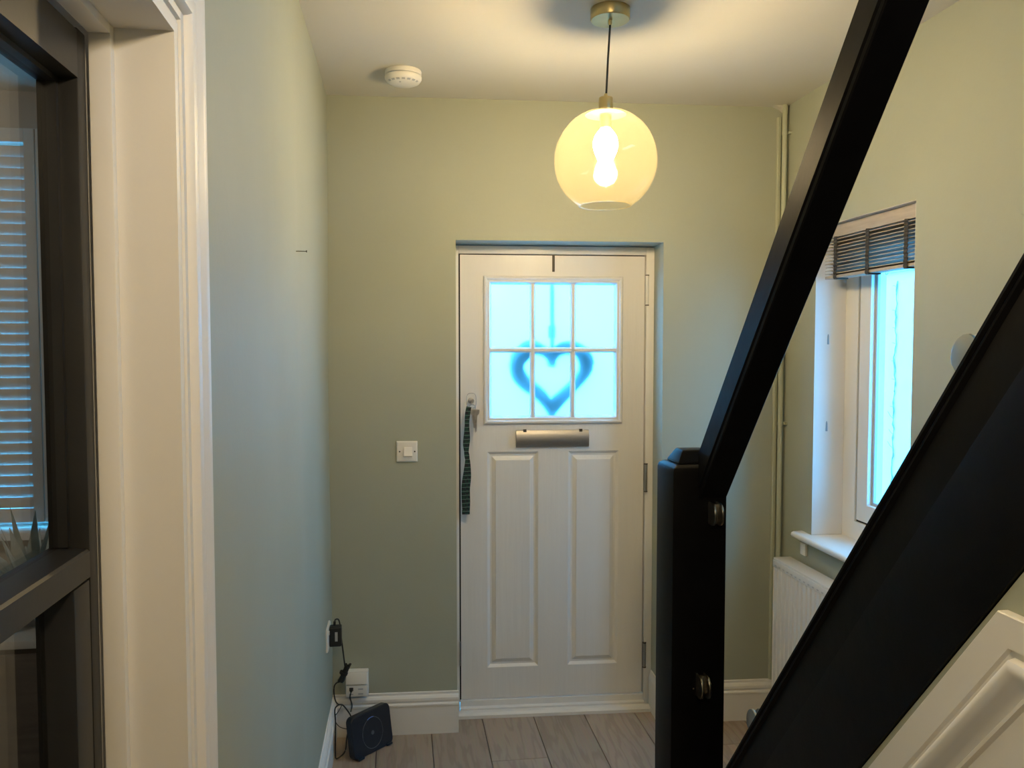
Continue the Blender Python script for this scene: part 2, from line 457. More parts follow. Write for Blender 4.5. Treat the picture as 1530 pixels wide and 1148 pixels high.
# ---- front door: frame, threshold, leaf
fr = struct_root('trim_2', W(0.49, 3.5, 0), ROTF, 'white frame around the front door')
def L(u, d, z): return (u - 0.49, d - 3.5, z)
mb = MB().box(L(UL, 3.485, 0), L(0.0765, 3.58, 2.062)); mb.build('jamb', UPVC, fr, bevel=0.002)
mb = MB().box(L(0.9025, 3.485, 0), L(UR, 3.58, 2.062)); mb.build('jamb', UPVC, fr, bevel=0.002)
MB().box(L(0.0765, 3.485, 2.028), L(0.9025, 3.58, 2.062)).build('head', UPVC, fr, bevel=0.002)
mb = MB().box(L(0.0765, 3.503, 0.05), L(0.0835, 3.56, 2.028)).box(L(0.0835, 3.508, 2.0242), L(0.898, 3.56, 2.028)).box(L(0.898, 3.535, 0.05), L(0.9025, 3.56, 2.028))
mb.build('weather_seal', SEAL, fr)
th = struct_root('trim_3', W(0.49, 3.5, 0), ROTF, 'white threshold under the front door')
mb = MB().prism([L(UL, 3.438, 0), L(UL, 3.438, 0.014), L(UL, 3.452, 0.022), L(UL, 3.475, 0.022), L(UL, 3.475, 0)], (UR - UL - 0.014, 0, 0))
mb.build('sill_strip', WHITE, th)
mb = MB().prism([L(0.079, 3.476, 0), L(0.079, 3.476, 0.030), L(0.079, 3.49, 0.034), L(0.079, 3.49, 0.060), L(0.079, 3.57, 0.060), L(0.079, 3.57, 0)], (0.8235, 0, 0))
mb.build('weather_bar', UPVC, th)

door = struct_root('door_1', W(0.49, 3.5, 0), ROTF, 'white front door with six frosted panes and two tall panels')
LU0, LU1, LZ0, LZ1 = 0.0835, 0.898, 0.063, 2.024
GU0, GU1, GZ0, GZ1 = 0.200, 0.784, 1.303, 1.918   # opening in the leaf
# lower slab front with two recessed panels
us = [LU0, 0.200, 0.426, 0.559, 0.785, LU1]; zs = [LZ0, 0.202, 1.165, GZ0]
mb = MB()
for i in range(5):
    for k in range(3):
        if i in (1, 3) and k == 1: continue
        mb.add([L(us[i], DF, zs[k]), L(us[i+1], DF, zs[k]), L(us[i+1], DF, zs[k+1]), L(us[i], DF, zs[k+1])], [(0, 1, 2, 3)])
b = 3.545
mb.add([L(LU0, DF, LZ0), L(LU1, DF, LZ0), L(LU1, DF, GZ0), L(LU0, DF, GZ0), L(LU0, b, LZ0), L(LU1, b, LZ0), L(LU1, b, GZ0), L(LU0, b, GZ0)],
       [(4,5,6,7),(0,1,5,4),(1,2,6,5),(2,3,7,6),(3,0,4,7)])
mb.build('lower_slab', DOORW, door)
for u0, u1 in ((0.200, 0.426), (0.559, 0.785)):
    rings = []
    for off, dep in ((0, 0), (0.004, 0.003), (0.012, 0.010), (0.020, 0.0105), (0.034, 0.0035), (0.038, 0.0), (0.039, 0.0)):
        rings.append([L(u0+off, DF+dep, 0.202+off), L(u1-off, DF+dep, 0.202+off), L(u1-off, DF+dep, 1.165-off), L(u0+off, DF+dep, 1.165-off)])
    MB().rings(rings, False, True).build('door_panel', DOORW, door)
mb = MB().box(L(LU0, DF, GZ0), L(GU0, b, LZ1)).box(L(GU1, DF, GZ0), L(LU1, b, LZ1)).box(L(GU0, DF, GZ1), L(GU1, b, LZ1))
mb.build('upper_frame', DOORW, door)
# glazing moulding: stepped frame proud of the leaf
def rect_frame(mb, u0, u1, z0, z1, prof, lf=L):
    rings = []
    for off, d in prof:
        rings.append([lf(u0+off, d, z0+off), lf(u1-off, d, z0+off), lf(u1-off, d, z1-off), lf(u0+off, d, z1-off)])
    return mb.rings(rings, False, False)
mb = MB()
rect_frame(mb, 0.184, 0.800, 1.287, 1.934, [(0, DF), (0.0, DF-0.006), (0.006, DF-0.012), (0.013, DF-0.012), (0.018, DF-0.005), (0.026, DF-0.005), (0.034, DF+0.006), (0.036, DF+0.02)])
mb.build('glazing_moulding', DOORW, door, smooth=True)
gu = [0.219, 0.400, 0.579, 0.766]; gz = [1.321, 1.612, 1.894]
def bar(mb, a, bb, vertical, c):
    w = 0.0120
    prof = [(-w, DF+0.016), (-w, DF+0.006), (-w*0.45, DF-0.002), (w*0.45, DF-0.002), (w, DF+0.006), (w, DF+0.016)]
    if vertical: r0 = [L(c+o, d, a) for o, d in prof]; r1 = [L(c+o, d, bb) for o, d in prof]
    else: r0 = [L(a, d, c+o) for o, d in prof]; r1 = [L(bb, d, c+o) for o, d in prof]
    return mb.rings([r0, r1])
for c in gu[1:3]: bar(MB(), 1.315, 1.90, True, c).build('glazing_bar', DOORW, door)
bar(MB(), 0.213, 0.772, False, gz[1]).build('glazing_bar', DOORW, door)
for i in range(3):
    for k in range(2):
        e = 0.004
        o = MB().box(L(gu[i]-e, DF+0.017, gz[k]-e), L(gu[i+1]+e, DF+0.022, gz[k+1]+e)).build('pane', CLEARBACK, door)
        o.data.materials.append(FROST)                 # the inner face is the etched one
        for f_ in o.data.polygons:
            if f_.normal.y < -0.9: f_.material_index = 1
# letter plate
mb = MB()
prof = [(0, 1.185), (0.006, 1.184), (0.014, 1.189), (0.019, 1.200), (0.0205, 1.216), (0.019, 1.234), (0.013, 1.250), (0.008, 1.259), (0, 1.260)]
mb.rings([[L(0.327, DF-o, z) for o, z in prof], [L(0.649, DF-o, z) for o, z in prof]])
lp = mb.build('letter_plate', ALUM, door, smooth=True)
for u in (0.358, 0.606):
    MB().box(L(u, DF-0.013, 1.252), L(u+0.014, DF-0.004, 1.264)).build('spring', DARKHW, lp)
# hinges and keeps
for z0, z1, m in ((1.807, 1.942, UPVC), (0.981, 1.108, ALUM), (0.185, 0.300, ALUM)):
    mb = MB().lathe([(0.0062, z0), (0.0075, z0+0.004), (0.0075, z1-0.004), (0.0062, z1)], L(0.9045, 3.482, 0), 12)
    mb.box(L(0.8995, 3.488, z0+0.004), L(0.9095, 3.4995, z1-0.004))
    h = mb.build('hinge', m, door, smooth=True)
    for zz in (z0+0.002, z1-0.002):
        MB().lathe([(0.0084, zz-0.002), (0.0084, zz+0.002)], L(0.9045, 3.482, 0), 12).build('hinge_cap', DARKHW, h)
MB().box(L(0.0745, 3.4805, 0.221), L(0.0795, 3.4849, 0.330)).build('keep_plate', ALUM, door, bevel=0.001)
# lock cylinder
mb = MB().lathe([(0.014, 0), (0.014, -0.004), (0.012, -0.007), (0.008, -0.008), (0.008, -0.020), (0.0, -0.020)], L(0.130, DF, 1.392), 20, 'Y', True, False)
mb.build('lock_cylinder', CHROME, door, smooth=True)

# ---- left door lining, stop, architrave
JY = 1.058
tl = struct_root('trim_4', (-0.33, 0.68, 0), 0, 'white lining of the black glazed doorway')
def T(x, y, z): return (x + 0.33, y - 0.68, z)
MB().box(T(-0.41, JY, 0), T(-0.272, 1.0749, 2.034)).build('jamb', WHITE, tl)
MB().box(T(-0.41, 0.2855, 0), T(-0.272, 0.302, 2.034)).build('jamb', WHITE, tl)
MB().box(T(-0.41, 0.302, 2.018), T(-0.272, JY, 2.034)).build('head', WHITE, tl)
mb = MB().box(T(-0.368, 1.045, 0), T(-0.342, JY, 2.018)); mb.build('door_stop', WHITE, tl, bevel=0.002)
mb = MB().box(T(-0.368, 0.302, 0), T(-0.342, 0.315, 2.018)); mb.build('door_stop', WHITE, tl, bevel=0.002)
mb = MB().box(T(-0.368, 0.315, 2.006), T(-0.342, 1.045, 2.018)); mb.build('door_stop', WHITE, tl, bevel=0.002)
ar = struct_root('trim_5', (-0.28, 0.68, 0), 0, 'white moulded architrave round the black glazed doorway')
AP = [(0.0, 0.0), (0.0, 0.009), (0.002, 0.011), (0.015, 0.011), (0.016, 0.016), (0.025, 0.017), (0.026, 0.022), (0.030, 0.027), (0.038, 0.029), (0.048, 0.027),
      (0.054, 0.022), (0.056, 0.018), (0.092, 0.018), (0.100, 0.022), (0.108, 0.024), (0.116, 0.023), (0.122, 0.016), (0.124, 0.0)]   # (across, proud)
def A(x, y, z): return (x + 0.28, y - 0.68, z)
iy0, iy1, iz = 0.294, 1.062, 2.024
mb = MB(); mb.rings([[A(XL+p, iy1+a, 0) for a, p in AP], [A(XL+p, iy1+a, iz+a) for a, p in AP]]); mb.build('side_architrave', WHITE, ar, smooth=True, angle=30)
mb = MB(); mb.rings([[A(XL+p, iy0-a, 0) for a, p in AP], [A(XL+p, iy0-a, iz+a) for a, p in AP]]); mb.build('side_architrave', WHITE, ar, smooth=True, angle=30)
mb = MB(); mb.rings([[A(XL+p, iy1+a, iz+a) for a, p in AP], [A(XL+p, iy0-a, iz+a) for a, p in AP]]); mb.build('head_architrave', WHITE, ar, smooth=True, angle=30)

# ---- black glazed door (door_2)
d2 = struct_root('door_2', (-0.39, 0.68, 0), 0, 'black framed glazed door on the left with large clear panes')
def B(x, y, z): return (x + 0.39, y - 0.68, z)
XF, XB = -0.370, -0.413
DY0, DY1 = 0.318, 1.0425
for ya, yb in ((1.017, DY1), (DY0, 0.3435)):
    MB().box(B(XF, ya, 0.008), B(XB, yb, 2.002)).build('stile', DOORBLK, d2, bevel=0.002)
def rail(z0, z1, name='rail', top_slope=True):
    pts = [B(XF, 0.3435, z0), B(XF, 0.3435, z1-0.003), B(XF-0.003, 0.3435, z1), B(XB, 0.3435, z1+(0.004 if top_slope else 0)), B(XB, 0.3435, z0)]
    return MB().prism(pts, (0, 1.017-0.3435, 0)).build(name, DOORBLK, d2)
rail(1.9435, 2.002, 'top_rail', False); rail(1.352, 1.386); rail(0.676, 0.710); rail(0.008, 0.10, 'bottom_rail')
# fine glazing bead round the top pane and flush inner frames in the lower ones
mb = MB().box(B(-0.392, 1.010, 1.39), B(XB, 1.0168, 1.943)).box(B(-0.392, 0.3437, 1.39), B(XB, 0.350, 1.943)).box(B(-0.392, 0.350, 1.937), B(XB, 1.010, 1.943))
mb.build('glazing_bead', DOORBLK, d2)
for z0, z1 in ((0.7135, 1.3495), (0.103, 0.6735)):
    mb = MB().box(B(XF, 0.968, z0), B(XB, 1.0145, z1)).box(B(XF, 0.346, z0), B(XB, 0.393, z1))
    mb.build('inner_frame', DOORBLK, d2, bevel=0.002)
for z0, z1, ya, yb in ((1.386, 1.9435, 0.3435, 1.017), (0.710, 1.352, 0.393, 0.968), (0.10, 0.676, 0.393, 0.968)):
    MB().box(B(-0.403, ya, z0), B(-0.408, yb, z1)).build('pane', DGLASS, d2)

# ---- right-hand window (window_1)
w1 = struct_root('window_1', (1.76, 2.68, 0.87), 0, 'white uPVC window with one opening sash beside the stairs')
def V(x, y, z): return (x - 1.76, y - 2.68, z - 0.87)
fz0, fz1 = 0.858, WZ1 - 0.001
FX0, FX1 = 1.760, 1.822
fy0, fy1 = WY0 + 0.001, WY1 - 0.001
fwid = 0.086
mb = MB()
def yz_frame(mb, y0, y1, z0, z1, w, xa, xb):
    ring = lambda x, o: [V(x, y0+o, z0+o), V(x, y1-o, z0+o), V(x, y1-o, z1-o), V(x, y0+o, z1-o)]
    c = 0.002
    return mb.rings([ring(xb, 0), ring(xa, 0), ring(xa, w-c), ring(xa+c, w), ring(xb, w), ring(xb, 0)], False, False)
yz_frame(mb, fy0, fy1, fz0, fz1, fwid, FX0, FX1).build('frame', UPVC, w1)
sg = 0.009
mb = MB(); yz_frame(mb, fy0+fwid+0.0002, fy1-fwid-0.0002, fz0+fwid+0.0002, fz1-fwid-0.0002, sg-0.0004, FX0+0.010, FX1).build('gasket', SEAL, w1)
sash = yz_frame(MB(), fy0+fwid+sg, fy1-fwid-sg, fz0+fwid+sg, fz1-fwid-sg, 0.068, FX0+0.004, FX1+0.004).build('sash', UPVC, w1)
q = fwid + sg + 0.068
mb = MB(); yz_frame(mb, fy0+q, fy1-q, fz0+q, fz1-q, 0.012, FX0+0.022, FX0+0.034).build('spacer', GREYP, w1)
MB().box(V(FX0+0.028, fy0+q-0.006, fz0+q-0.006), V(FX0+0.032, fy1-q+0.006, fz1-q+0.006)).build('pane', GLASS, w1)
# white painted reveal lining
mb = MB().box(V(XR+0.0003, fy1-0.0005, 0.874), V(1.7595, WY1-0.0001, WZ1-0.0005)).box(V(XR+0.0003, WY0+0.0001, 0.874), V(1.7595, fy0+0.0005, WZ1-0.0005)).box(V(XR+0.0003, fy0+0.0006, WZ1-0.0016), V(1.7595, fy1-0.0006, WZ1-0.0002))
mb.build('reveal_lining', WHITE, w1)
# window sill board
mb = MB()
prof = [(1.762, 0.846), (1.762, 0.873), (1.594, 0.873), (1.585, 0.869), (1.581, 0.861), (1.585, 0.851), (1.594, 0.846)]
mb.prism([(x - 1.67, 2.298 - 2.68, z - 0.846) for x, z in prof], (0, 3.062 - 2.298, 0))
sill = struct(mb.build('trim_6', WHITE, smooth=True, angle=50), 'white rounded window sill board'); sill.location = (1.67, 2.68, 0.846)

# ---- lounge seen through the black door
struct(MB().box((-3.6, -0.6, -0.06), (-0.45, 3.75, 0)).build('floor_lounge', DARKWOOD))
struct(MB().box((-3.7, -0.7, 2.66), (-0.45, 3.8, 2.76)).build('ceiling_lounge', CEIL))
mb = MB()
mb.box((-3.6, 3.55, 0), (-2.35, 3.75, 2.66)); mb.box((-0.75, 3.55, 0), (-0.43, 3.75, 2.66))
mb.box((-2.35, 3.55, 0), (-0.75, 3.75, 0.87)); mb.box((-2.35, 3.55, 2.46), (-0.75, 3.75, 2.66))
struct(mb.build('wall_lounge_front', LOUNGE))
mb = MB().box((-3.7, -0.6, 0), (-3.6, 3.75, 2.66))
struct(mb.build('wall_lounge_left', LOUNGE))
struct(MB().box((-3.7, -0.7, 0), (-0.41, -0.6, 2.66)).build('wall_lounge_back', LOUNGE))
lamp_light('lounge_fill_light', (-2.3, 1.4, 2.1), 22.0, (1.0, 0.88, 0.74), 0.08)  # unseen fill light added to brighten the shutters and lounge
w2 = struct_root('window_2', (-1.55, 3.66, 0.87), 0, 'front window behind the shutters')
def V2(x, y, z): return (x + 1.55, y - 3.66, z - 0.87)
mb = MB()
for a, b2 in (((-2.35, 0.872), (-2.29, 2.458)), ((-0.81, 0.872), (-0.75, 2.458)), ((-2.29, 0.872), (-0.81, 0.93)), ((-2.29, 2.40), (-0.81, 2.458)), ((-1.58, 0.93), (-1.52, 2.40))):
    mb.box(V2(a[0], 3.64, a[1]), V2(b2[0], 3.69, b2[1]))
mb.build('frame', UPVC, w2)
MB().box(V2(-2.29, 3.662, 0.93), V2(-0.81, 3.668, 2.40)).build('pane', GLASS, w2)
MB().box(V2(-2.40, 3.42, 0.852), V2(-0.70, 3.545, 0.8815)).build('sill', WHITE, w2, bevel=0.004)

# ================================================================== STAIRCASE
st = thing('staircase', 'black painted staircase rising towards the viewer with newel, handrail and closed string', 'staircase', (0.74, 1.95, 0))
def ST(x, y, z): return (x - 0.74, y - 1.95, z)
M = 1.272
AL = math.atan(M); CA, SA = math.cos(AL), math.sin(AL)
def ztop(y): return 1.2029 - M * (y - 1.2875)
NX0, NX1, NY0, NY1 = 0.6705, 0.8095, 1.900, 2.026
# newel
mb = MB()
ch = 0.014
def sq(o, z, x0=NX0, x1=NX1, y0=NY0, y1=NY1): return [ST(x0+o, y0+o, z), ST(x1-o, y0+o, z), ST(x1-o, y1-o, z), ST(x0+o, y1-o, z)]
mb.rings([sq(0, 0), sq(0, 1.316), sq(0.003, 1.326), sq(ch, 1.333)])
newel = mb.build('newel_post', BLACK, st, bevel=0.0025)
mb = MB().rings([sq(0.020, 1.333), sq(0.020, 1.338), sq(0.023, 1.343), sq(0.034, 1.362), sq(0.037, 1.366), sq(0.040, 1.367)])
mb.build('cap', BLACK, newel, bevel=0.003)
MB().lathe([(0.002, 0), (0.002, -0.001)], ST(0.728, 1.9, 0.768), 8, 'Y').build('screw', CHROME, newel)
# handrail: profile in (x, perpendicular) coordinates, swept along slope
HX0, HX1 = 0.735, 0.810
hprof = [(0.004, 0.000), (0.013, 0.000), (0.0135, 0.003), (0.073, 0.003), (0.075, 0.005), (0.075, 0.072), (0.072, 0.075), (0.002, 0.075), (0.000, 0.073),
         (0.000, 0.019), (0.005, 0.0165), (0.005, 0.0115), (0.000, 0.009), (0.001, 0.002)]
def rail_pt(px, pn, y, base):       # base = bottom line z at y (vertical), pn perpendicular offset
    return ST(HX0 + px, y, base(y) + pn / CA)
def hbot(y): return 1.735 - 1.22 * (y - 1.5)
mb = MB().rings([[rail_pt(a, n, 1.8995, hbot) for a, n in hprof], [rail_pt(a, n, 0.30, hbot) for a, n in hprof]])
mb.build('handrail', BLACK, st, smooth=True, angle=28)
# string: main board, recessed band, bead on the top edge
SX0, SX1 = 0.735, 0.780
VW = 0.392
def sboard(name, xa, xb, n0, n1, y0=1.8995, y1=-0.10, parent=st, bev=0.0):
    pts = lambda y: [ST(xa, y, ztop(y) - n0), ST(xb, y, ztop(y) - n0), ST(xb, y, ztop(y) - n1), ST(xa, y, ztop(y) - n1)]
    return MB().rings([pts(y0), pts(y1)]).build(name, BLACK, parent, bevel=bev)
string = sboard('string', SX0 + 0.006, SX1, 0.0, VW, bev=0.0015)
sboard('string_face', SX0 - 0.002, SX0 + 0.006, 0.141, VW - 0.001, parent=string, bev=0.002)
mb = MB()
bp = [(SX0 + 0.006, 0.0), (SX0 - 0.001, 0.001), (SX0 - 0.004, 0.006), (SX0 - 0.004, 0.013), (SX0 + 0.001, 0.017), (SX0 - 0.001, 0.022), (SX0 - 0.001, 0.028), (SX0 + 0.006, 0.034)]
mb.rings([[ST(a, y, ztop(y) - n) for a, n in bp] for y in (1.8995, -0.10)])
mb.build('bead', BLACK, string, smooth=True, angle=30)
MB().lathe([(0.0018, 0), (0.0018, -0.001)], ST(SX0 - 0.002, 1.615, 0.665), 8, 'X').build('screw', CHROME, string)
# wall string, treads, risers
rise, going, y00 = 0.22, 0.22 / M, 1.905
for i in range(12):
    yn_, zt = y00 - going * i, rise * (i + 1)
    MB().box(ST(SX1 + 0.0005, yn_ + 0.015, zt - 0.025), ST(1.61, yn_ - going - 0.012, zt)).build('tread', BLACK, st)
    MB().box(ST(SX1 + 0.0005, yn_ - 0.004, zt - rise + 0.0), ST(1.61, yn_ - 0.016, zt - 0.0255)).build('riser', BLACK, st)
# glass clamps: base + two D-shaped plates
def clamp(origin, out, along, r=0.024, ln=0.020, gap=0.0065, th=0.005):
    """D plates in planes of constant x; 'out' points away from the carrier"""
    o, out, al = Vector(origin), Vector(out).normalized(), Vector(along).normalized()
    outline = [(-r, 0), (-r, ln * 0.6)]
    for k in range(9):
        a = math.pi - math.pi * k / 8
        outline.append((r * math.cos(a), ln + r * 0.8 * math.sin(a)))
    outline += [(r, ln * 0.6), (r, 0)]
    mb = MB()
    for sx in (-1, 1):
        xo = sx * (gap + th / 2)
        ps = [o + al * a + out * b_ + Vector((xo - th/2, 0, 0)) for a, b_ in outline]
        mb.prism([ST(*p) for p in ps], (th, 0, 0))
    ps = [o + al * a + out * b_ + Vector((-gap, 0, 0)) for a, b_ in ((-r*0.8, 0), (-r*0.8, 0.010), (r*0.8, 0.010), (r*0.8, 0))]
    mb.prism([ST(*p) for p in ps], (2*gap, 0, 0))
    c = mb.build('glass_clamp', CLAMPM, st, bevel=0.0014)
    c['label'] = 'satin steel D-shaped glass clamp'
    return c
sn = (0, SA, CA); sa = (0, -CA, SA)
for y in (0.967, 1.594):
    clamp((0.7575, y, ztop(y)), sn, sa, r=0.028, ln=0.016)
clamp((0.7730, 1.8995, 1.214), (0, -1, 0), (0, 0, 1), r=0.028, ln=0.024, gap=0.007)
clamp((0.7450, 1.8995, 0.780), (0, -1, 0), (0, 0, 1), r=0.028, ln=0.024, gap=0.007)
# spandrel wall under the string
mb = MB()
def zb(y): return ztop(y) - VW - 0.001
mb.prism([(0.739, -0.10, 0), (0.739, 1.80, 0), (0.739, 1.80, max(0.001, zb(1.80))), (0.739, -0.10, zb(-0.10))], (0.03, 0, 0))
struct(mb.build('wall_stair_side', SAGE))
# white panelled board on the spandrel
sp = thing('spandrel_panel', 'white panelled board with sloping edge under the black stair string', 'wall panel', (0.7385, 0.9, 0))
poly = [(0.878, 1.306), (0.10, 1.306), (0.10, 0.185), (1.750, 0.185)]
def inset(poly, d):
    n = len(poly); out = []
    for i in range(n):
        p0, p1, p2 = Vector(poly[i-1]), Vector(poly[i]), Vector(poly[(i+1) % n])
        e1, e2 = (p1-p0).normalized(), (p2-p1).normalized()
        n1, n2 = Vector((-e1.y, e1.x)), Vector((-e2.y, e2.x))
        k = d / (1 + n1.dot(n2))
        out.append(p1 + (n1 + n2) * k)
    return out
def PR(off, pr): return [(-0.015 - pr, y - 0.9, z) for y, z in inset(poly, off)]
MB().rings([[(0, y - 0.9, z) for y, z in poly], PR(0, -0.0015), PR(0.0015, 0), PR(0.040, 0), PR(0.042, -0.006)], True, False).build('board', WHITE, sp)
MB().rings([PR(0.042, -0.006), PR(0.050, -0.006), PR(0.052, 0.005), PR(0.056, 0.008), PR(0.062, 0.0085), PR(0.070, 0.004), PR(0.080, -0.003), PR(0.088, -0.006), PR(0.090, -0.003), PR(0.094, -0.003), PR(0.097, -0.009), PR(0.110, -0.0095)], False, False).build('moulding', WHITE, sp, smooth=True, angle=40)
MB().rings([PR(0.110, -0.0095), PR(0.112, -0.0095)], False, True).build('panel', WHITE, sp)

# ================================================================== FITTINGS
# ---- pendant lamp
PX, PY = 0.634, 2.395
GXo = 0.622 - PX
pl = thing('pendant_lamp', 'lit pendant lamp with pale amber glass globe and brass fittings', 'lamp', (PX, PY, ZC))
MB().lathe([(0.058, 0), (0.0595, -0.002), (0.0595, -0.030), (0.057, -0.034), (0.0, -0.034)], seg=40, close1=False).build('canopy', BRASS, pl, smooth=True)
MB().lathe([(0.006, -0.034), (0.006, -0.044), (0.0045, -0.048), (0.0, -0.048)], seg=16, close1=False).build('cord_grip', BRASS, pl, smooth=True)
MB().tube([(0, 0, -0.046), (GXo*0.5, 0, -0.15), (GXo*0.9, 0, -0.258)], 0.0032, 8).build('cord', CABLE, pl, smooth=True)
zc = 2.189 - ZC
h = MB().lathe([(0.004, zc+0.200), (0.0055, zc+0.197), (0.0055, zc+0.190), (0.020, zc+0.188), (0.0212, zc+0.184), (0.0212, zc+0.150), (0.0212, zc+0.146)], (GXo, 0, 0), 28).build('lamp_holder', BRASS, pl, smooth=True)
MB().lathe([(0.021, zc+0.1405), (0.062, zc+0.1395), (0.0625, zc+0.1365), (0.021, zc+0.1355)], (GXo, 0, 0), 36).build('gallery_shadow_disc', BRASS, pl, smooth=True)  # disc added inside the globe, sized to throw the round ceiling shadow
MB().lathe([(0.0175, zc+0.143), (0.0175, zc+0.105), (0.015, zc+0.098)], (GXo, 0, 0), 24).build('bulb_cap', BRASS, pl, smooth=True)
gr = 0.155
prof = []
a0, a1 = math.acos(0.144/gr), math.pi - math.acos(0.134/gr)
for k in range(37):
    a = a0 + (a1 - a0) * k / 36
    prof.append((gr * math.sin(a), zc + gr * math.cos(a)))
sh = MB().lathe(prof, (GXo, 0, 0), 64, close0=False, close1=False).build('shade', SHADEG, pl, smooth=True)
rimp = (prof[-1][0], prof[-1][1])
MB().lathe([(rimp[0]-0.0015, rimp[1]+0.001), (rimp[0]+0.0015, rimp[1]+0.001), (rimp[0]+0.0015, rimp[1]-0.0015), (rimp[0]-0.0015, rimp[1]-0.0015), (rimp[0]-0.0015, rimp[1]+0.001)], (GXo, 0, 0), 64, close0=False, close1=False).build('shade_rim', SHADEG, sh, smooth=True)
bprof = [(0.014, 0.097), (0.022, 0.088), (0.032, 0.074), (0.037, 0.058), (0.037, 0.042), (0.033, 0.026), (0.024, 0.006), (0.0150, -0.014), (0.0120, -0.030), (0.009, -0.042), (0.005, -0.048), (0.0, -0.049)]  # upper part widened to stand in for the glare around the bulb
MB().lathe([(r_, zc + z_) for r_, z_ in bprof], (GXo, 0, 0), 28, close1=False).build('bulb', BULBM, pl, smooth=True)

# ---- smoke alarm
sa_ = thing('smoke_alarm', 'round white smoke alarm on the ceiling near the left wall', 'smoke alarm', (0.022, 3.035, ZC))
MB().lathe([(0.066, 0), (0.067, -0.002), (0.067, -0.014), (0.065, -0.016)], seg=40).build('base', PLAST, sa_, smooth=True)
MB().lathe([(0.062, -0.016), (0.062, -0.019)], seg=40).build('shadow_gap', GREYP, sa_)
cv = MB().lathe([(0.066, -0.019), (0.068, -0.022), (0.067, -0.030), (0.060, -0.040), (0.048, -0.046), (0.020, -0.049), (0.0, -0.049)], seg=40, close1=False).build('cover', PLAST, sa_, smooth=True)
for k in range(7):
    a = R(-150 + 20 * k)
    c, s_ = math.cos(a), math.sin(a)
    MB().prism([(0.054*c - 0.006*s_, 0.054*s_ + 0.006*c, -0.0445), (0.054*c + 0.006*s_, 0.054*s_ - 0.006*c, -0.0445), (0.060*c + 0.006*s_, 0.060*s_ - 0.006*c, -0.0405), (0.060*c - 0.006*s_, 0.060*s_ + 0.006*c, -0.0405)], (0, 0, -0.001)).build('vent', GREYP, cv)
MB().lathe([(0.004, -0.0495), (0.004, -0.0515)], (-0.012, -0.03, 0.003), 10).build('test_button', GREYP, cv)

# ---- nail in the left wall
mb = MB().lathe([(0.0011, -0.012), (0.0011, 0.028), (0.0032, 0.028), (0.0032, 0.030)], (0, 0, 0), 10, 'X')
o = mb.build('nail', DARKHW, loc=(XL + 0.004, 2.30, 1.892)); tag(o, 'dark nail sticking out of the left wall', 'nail')

# ---- light switch on the far wall
sw = thing('light_switch', 'square white light switch on the wall left of the front door', 'light switch', W(-0.142, DW, 1.193), ROTF)
def SWp(u, d, z): return (u, d, z)
MB().rings([[(-0.043, -0.0002, -0.043), (0.043, -0.0002, -0.043), (0.043, -0.0002, 0.043), (-0.043, -0.0002, 0.043)],
            [(-0.043, -0.006, -0.043), (0.043, -0.006, -0.043), (0.043, -0.006, 0.043), (-0.043, -0.006, 0.043)],
            [(-0.038, -0.009, -0.038), (0.038, -0.009, -0.038), (0.038, -0.009, 0.038), (-0.038, -0.009, 0.038)]]).build('plate', PLAST, sw, bevel=0.001)
MB().prism([(-0.012, -0.0088, -0.021), (-0.012, -0.0205, -0.017), (-0.012, -0.0115, 0.017), (-0.012, -0.0088, 0.018)], (0.034, 0, 0)).build('rocker', PLAST, sw)
for u in (-0.030, 0.032):
    MB().lathe([(0.0032, -0.009), (0.0032, -0.0098)], (u, 0, 0), 12, 'Y').build('screw', DARKHW, sw)

# ---- wall socket and plug-in adapter
so = thing('wall_socket', 'white wall socket low on the left wall by the corner', 'socket', (XL + 0.0025, 3.125, 0.507))
MB().rings([[(x_, -0.060 + o_, -0.043 + o_), (x_, 0.060 - o_, -0.043 + o_), (x_, 0.060 - o_, 0.043 - o_), (x_, -0.060 + o_, 0.043 - o_)] for x_, o_ in ((0, 0), (0.006, 0), (0.009, 0.004))]).build('plate', PLAST, so, bevel=0.001)
MB().box((0.009, -0.045, 0.020), (0.013, -0.035, 0.034)).build('rocker', PLAST, so, bevel=0.001)
ad = thing('power_adapter', 'black plug-in power adapter in the wall socket, with its cable', 'adapter', (XL + 0.0118, 3.115, 0.512))
MB().box((0, -0.012, -0.040), (0.046, 0.028, 0.036)).build('body', CABLE, ad, bevel=0.006, segs=3)
MB().box((0.022, -0.0126, -0.018), (0.032, -0.0118, 0.018)).build('sticker', GREYP, ad)
ax, ay, az = XL + 0.0118, 3.115, 0.512
def rel(pts): return [(p[0]-ax, p[1]-ay, p[2]-az) for p in pts]
MB().tube(rel([(-0.255, 3.13, 0.545), (-0.254, 3.13, 0.563)]), 0.005, 10).build('strain_relief', CABLE, ad, smooth=True)
pts = [(-0.254, 3.13, 0.555), (-0.252, 3.135, 0.568), (-0.240, 3.14, 0.566), (-0.234, 3.14, 0.540), (-0.230, 3.14, 0.493), (-0.224, 3.145, 0.435), (-0.222, 3.17, 0.390), (-0.222, 3.195, 0.362)]
MB().tube(smoothpath(rel(pts)), 0.0028, 8).build('cable', CABLE, ad, smooth=True)
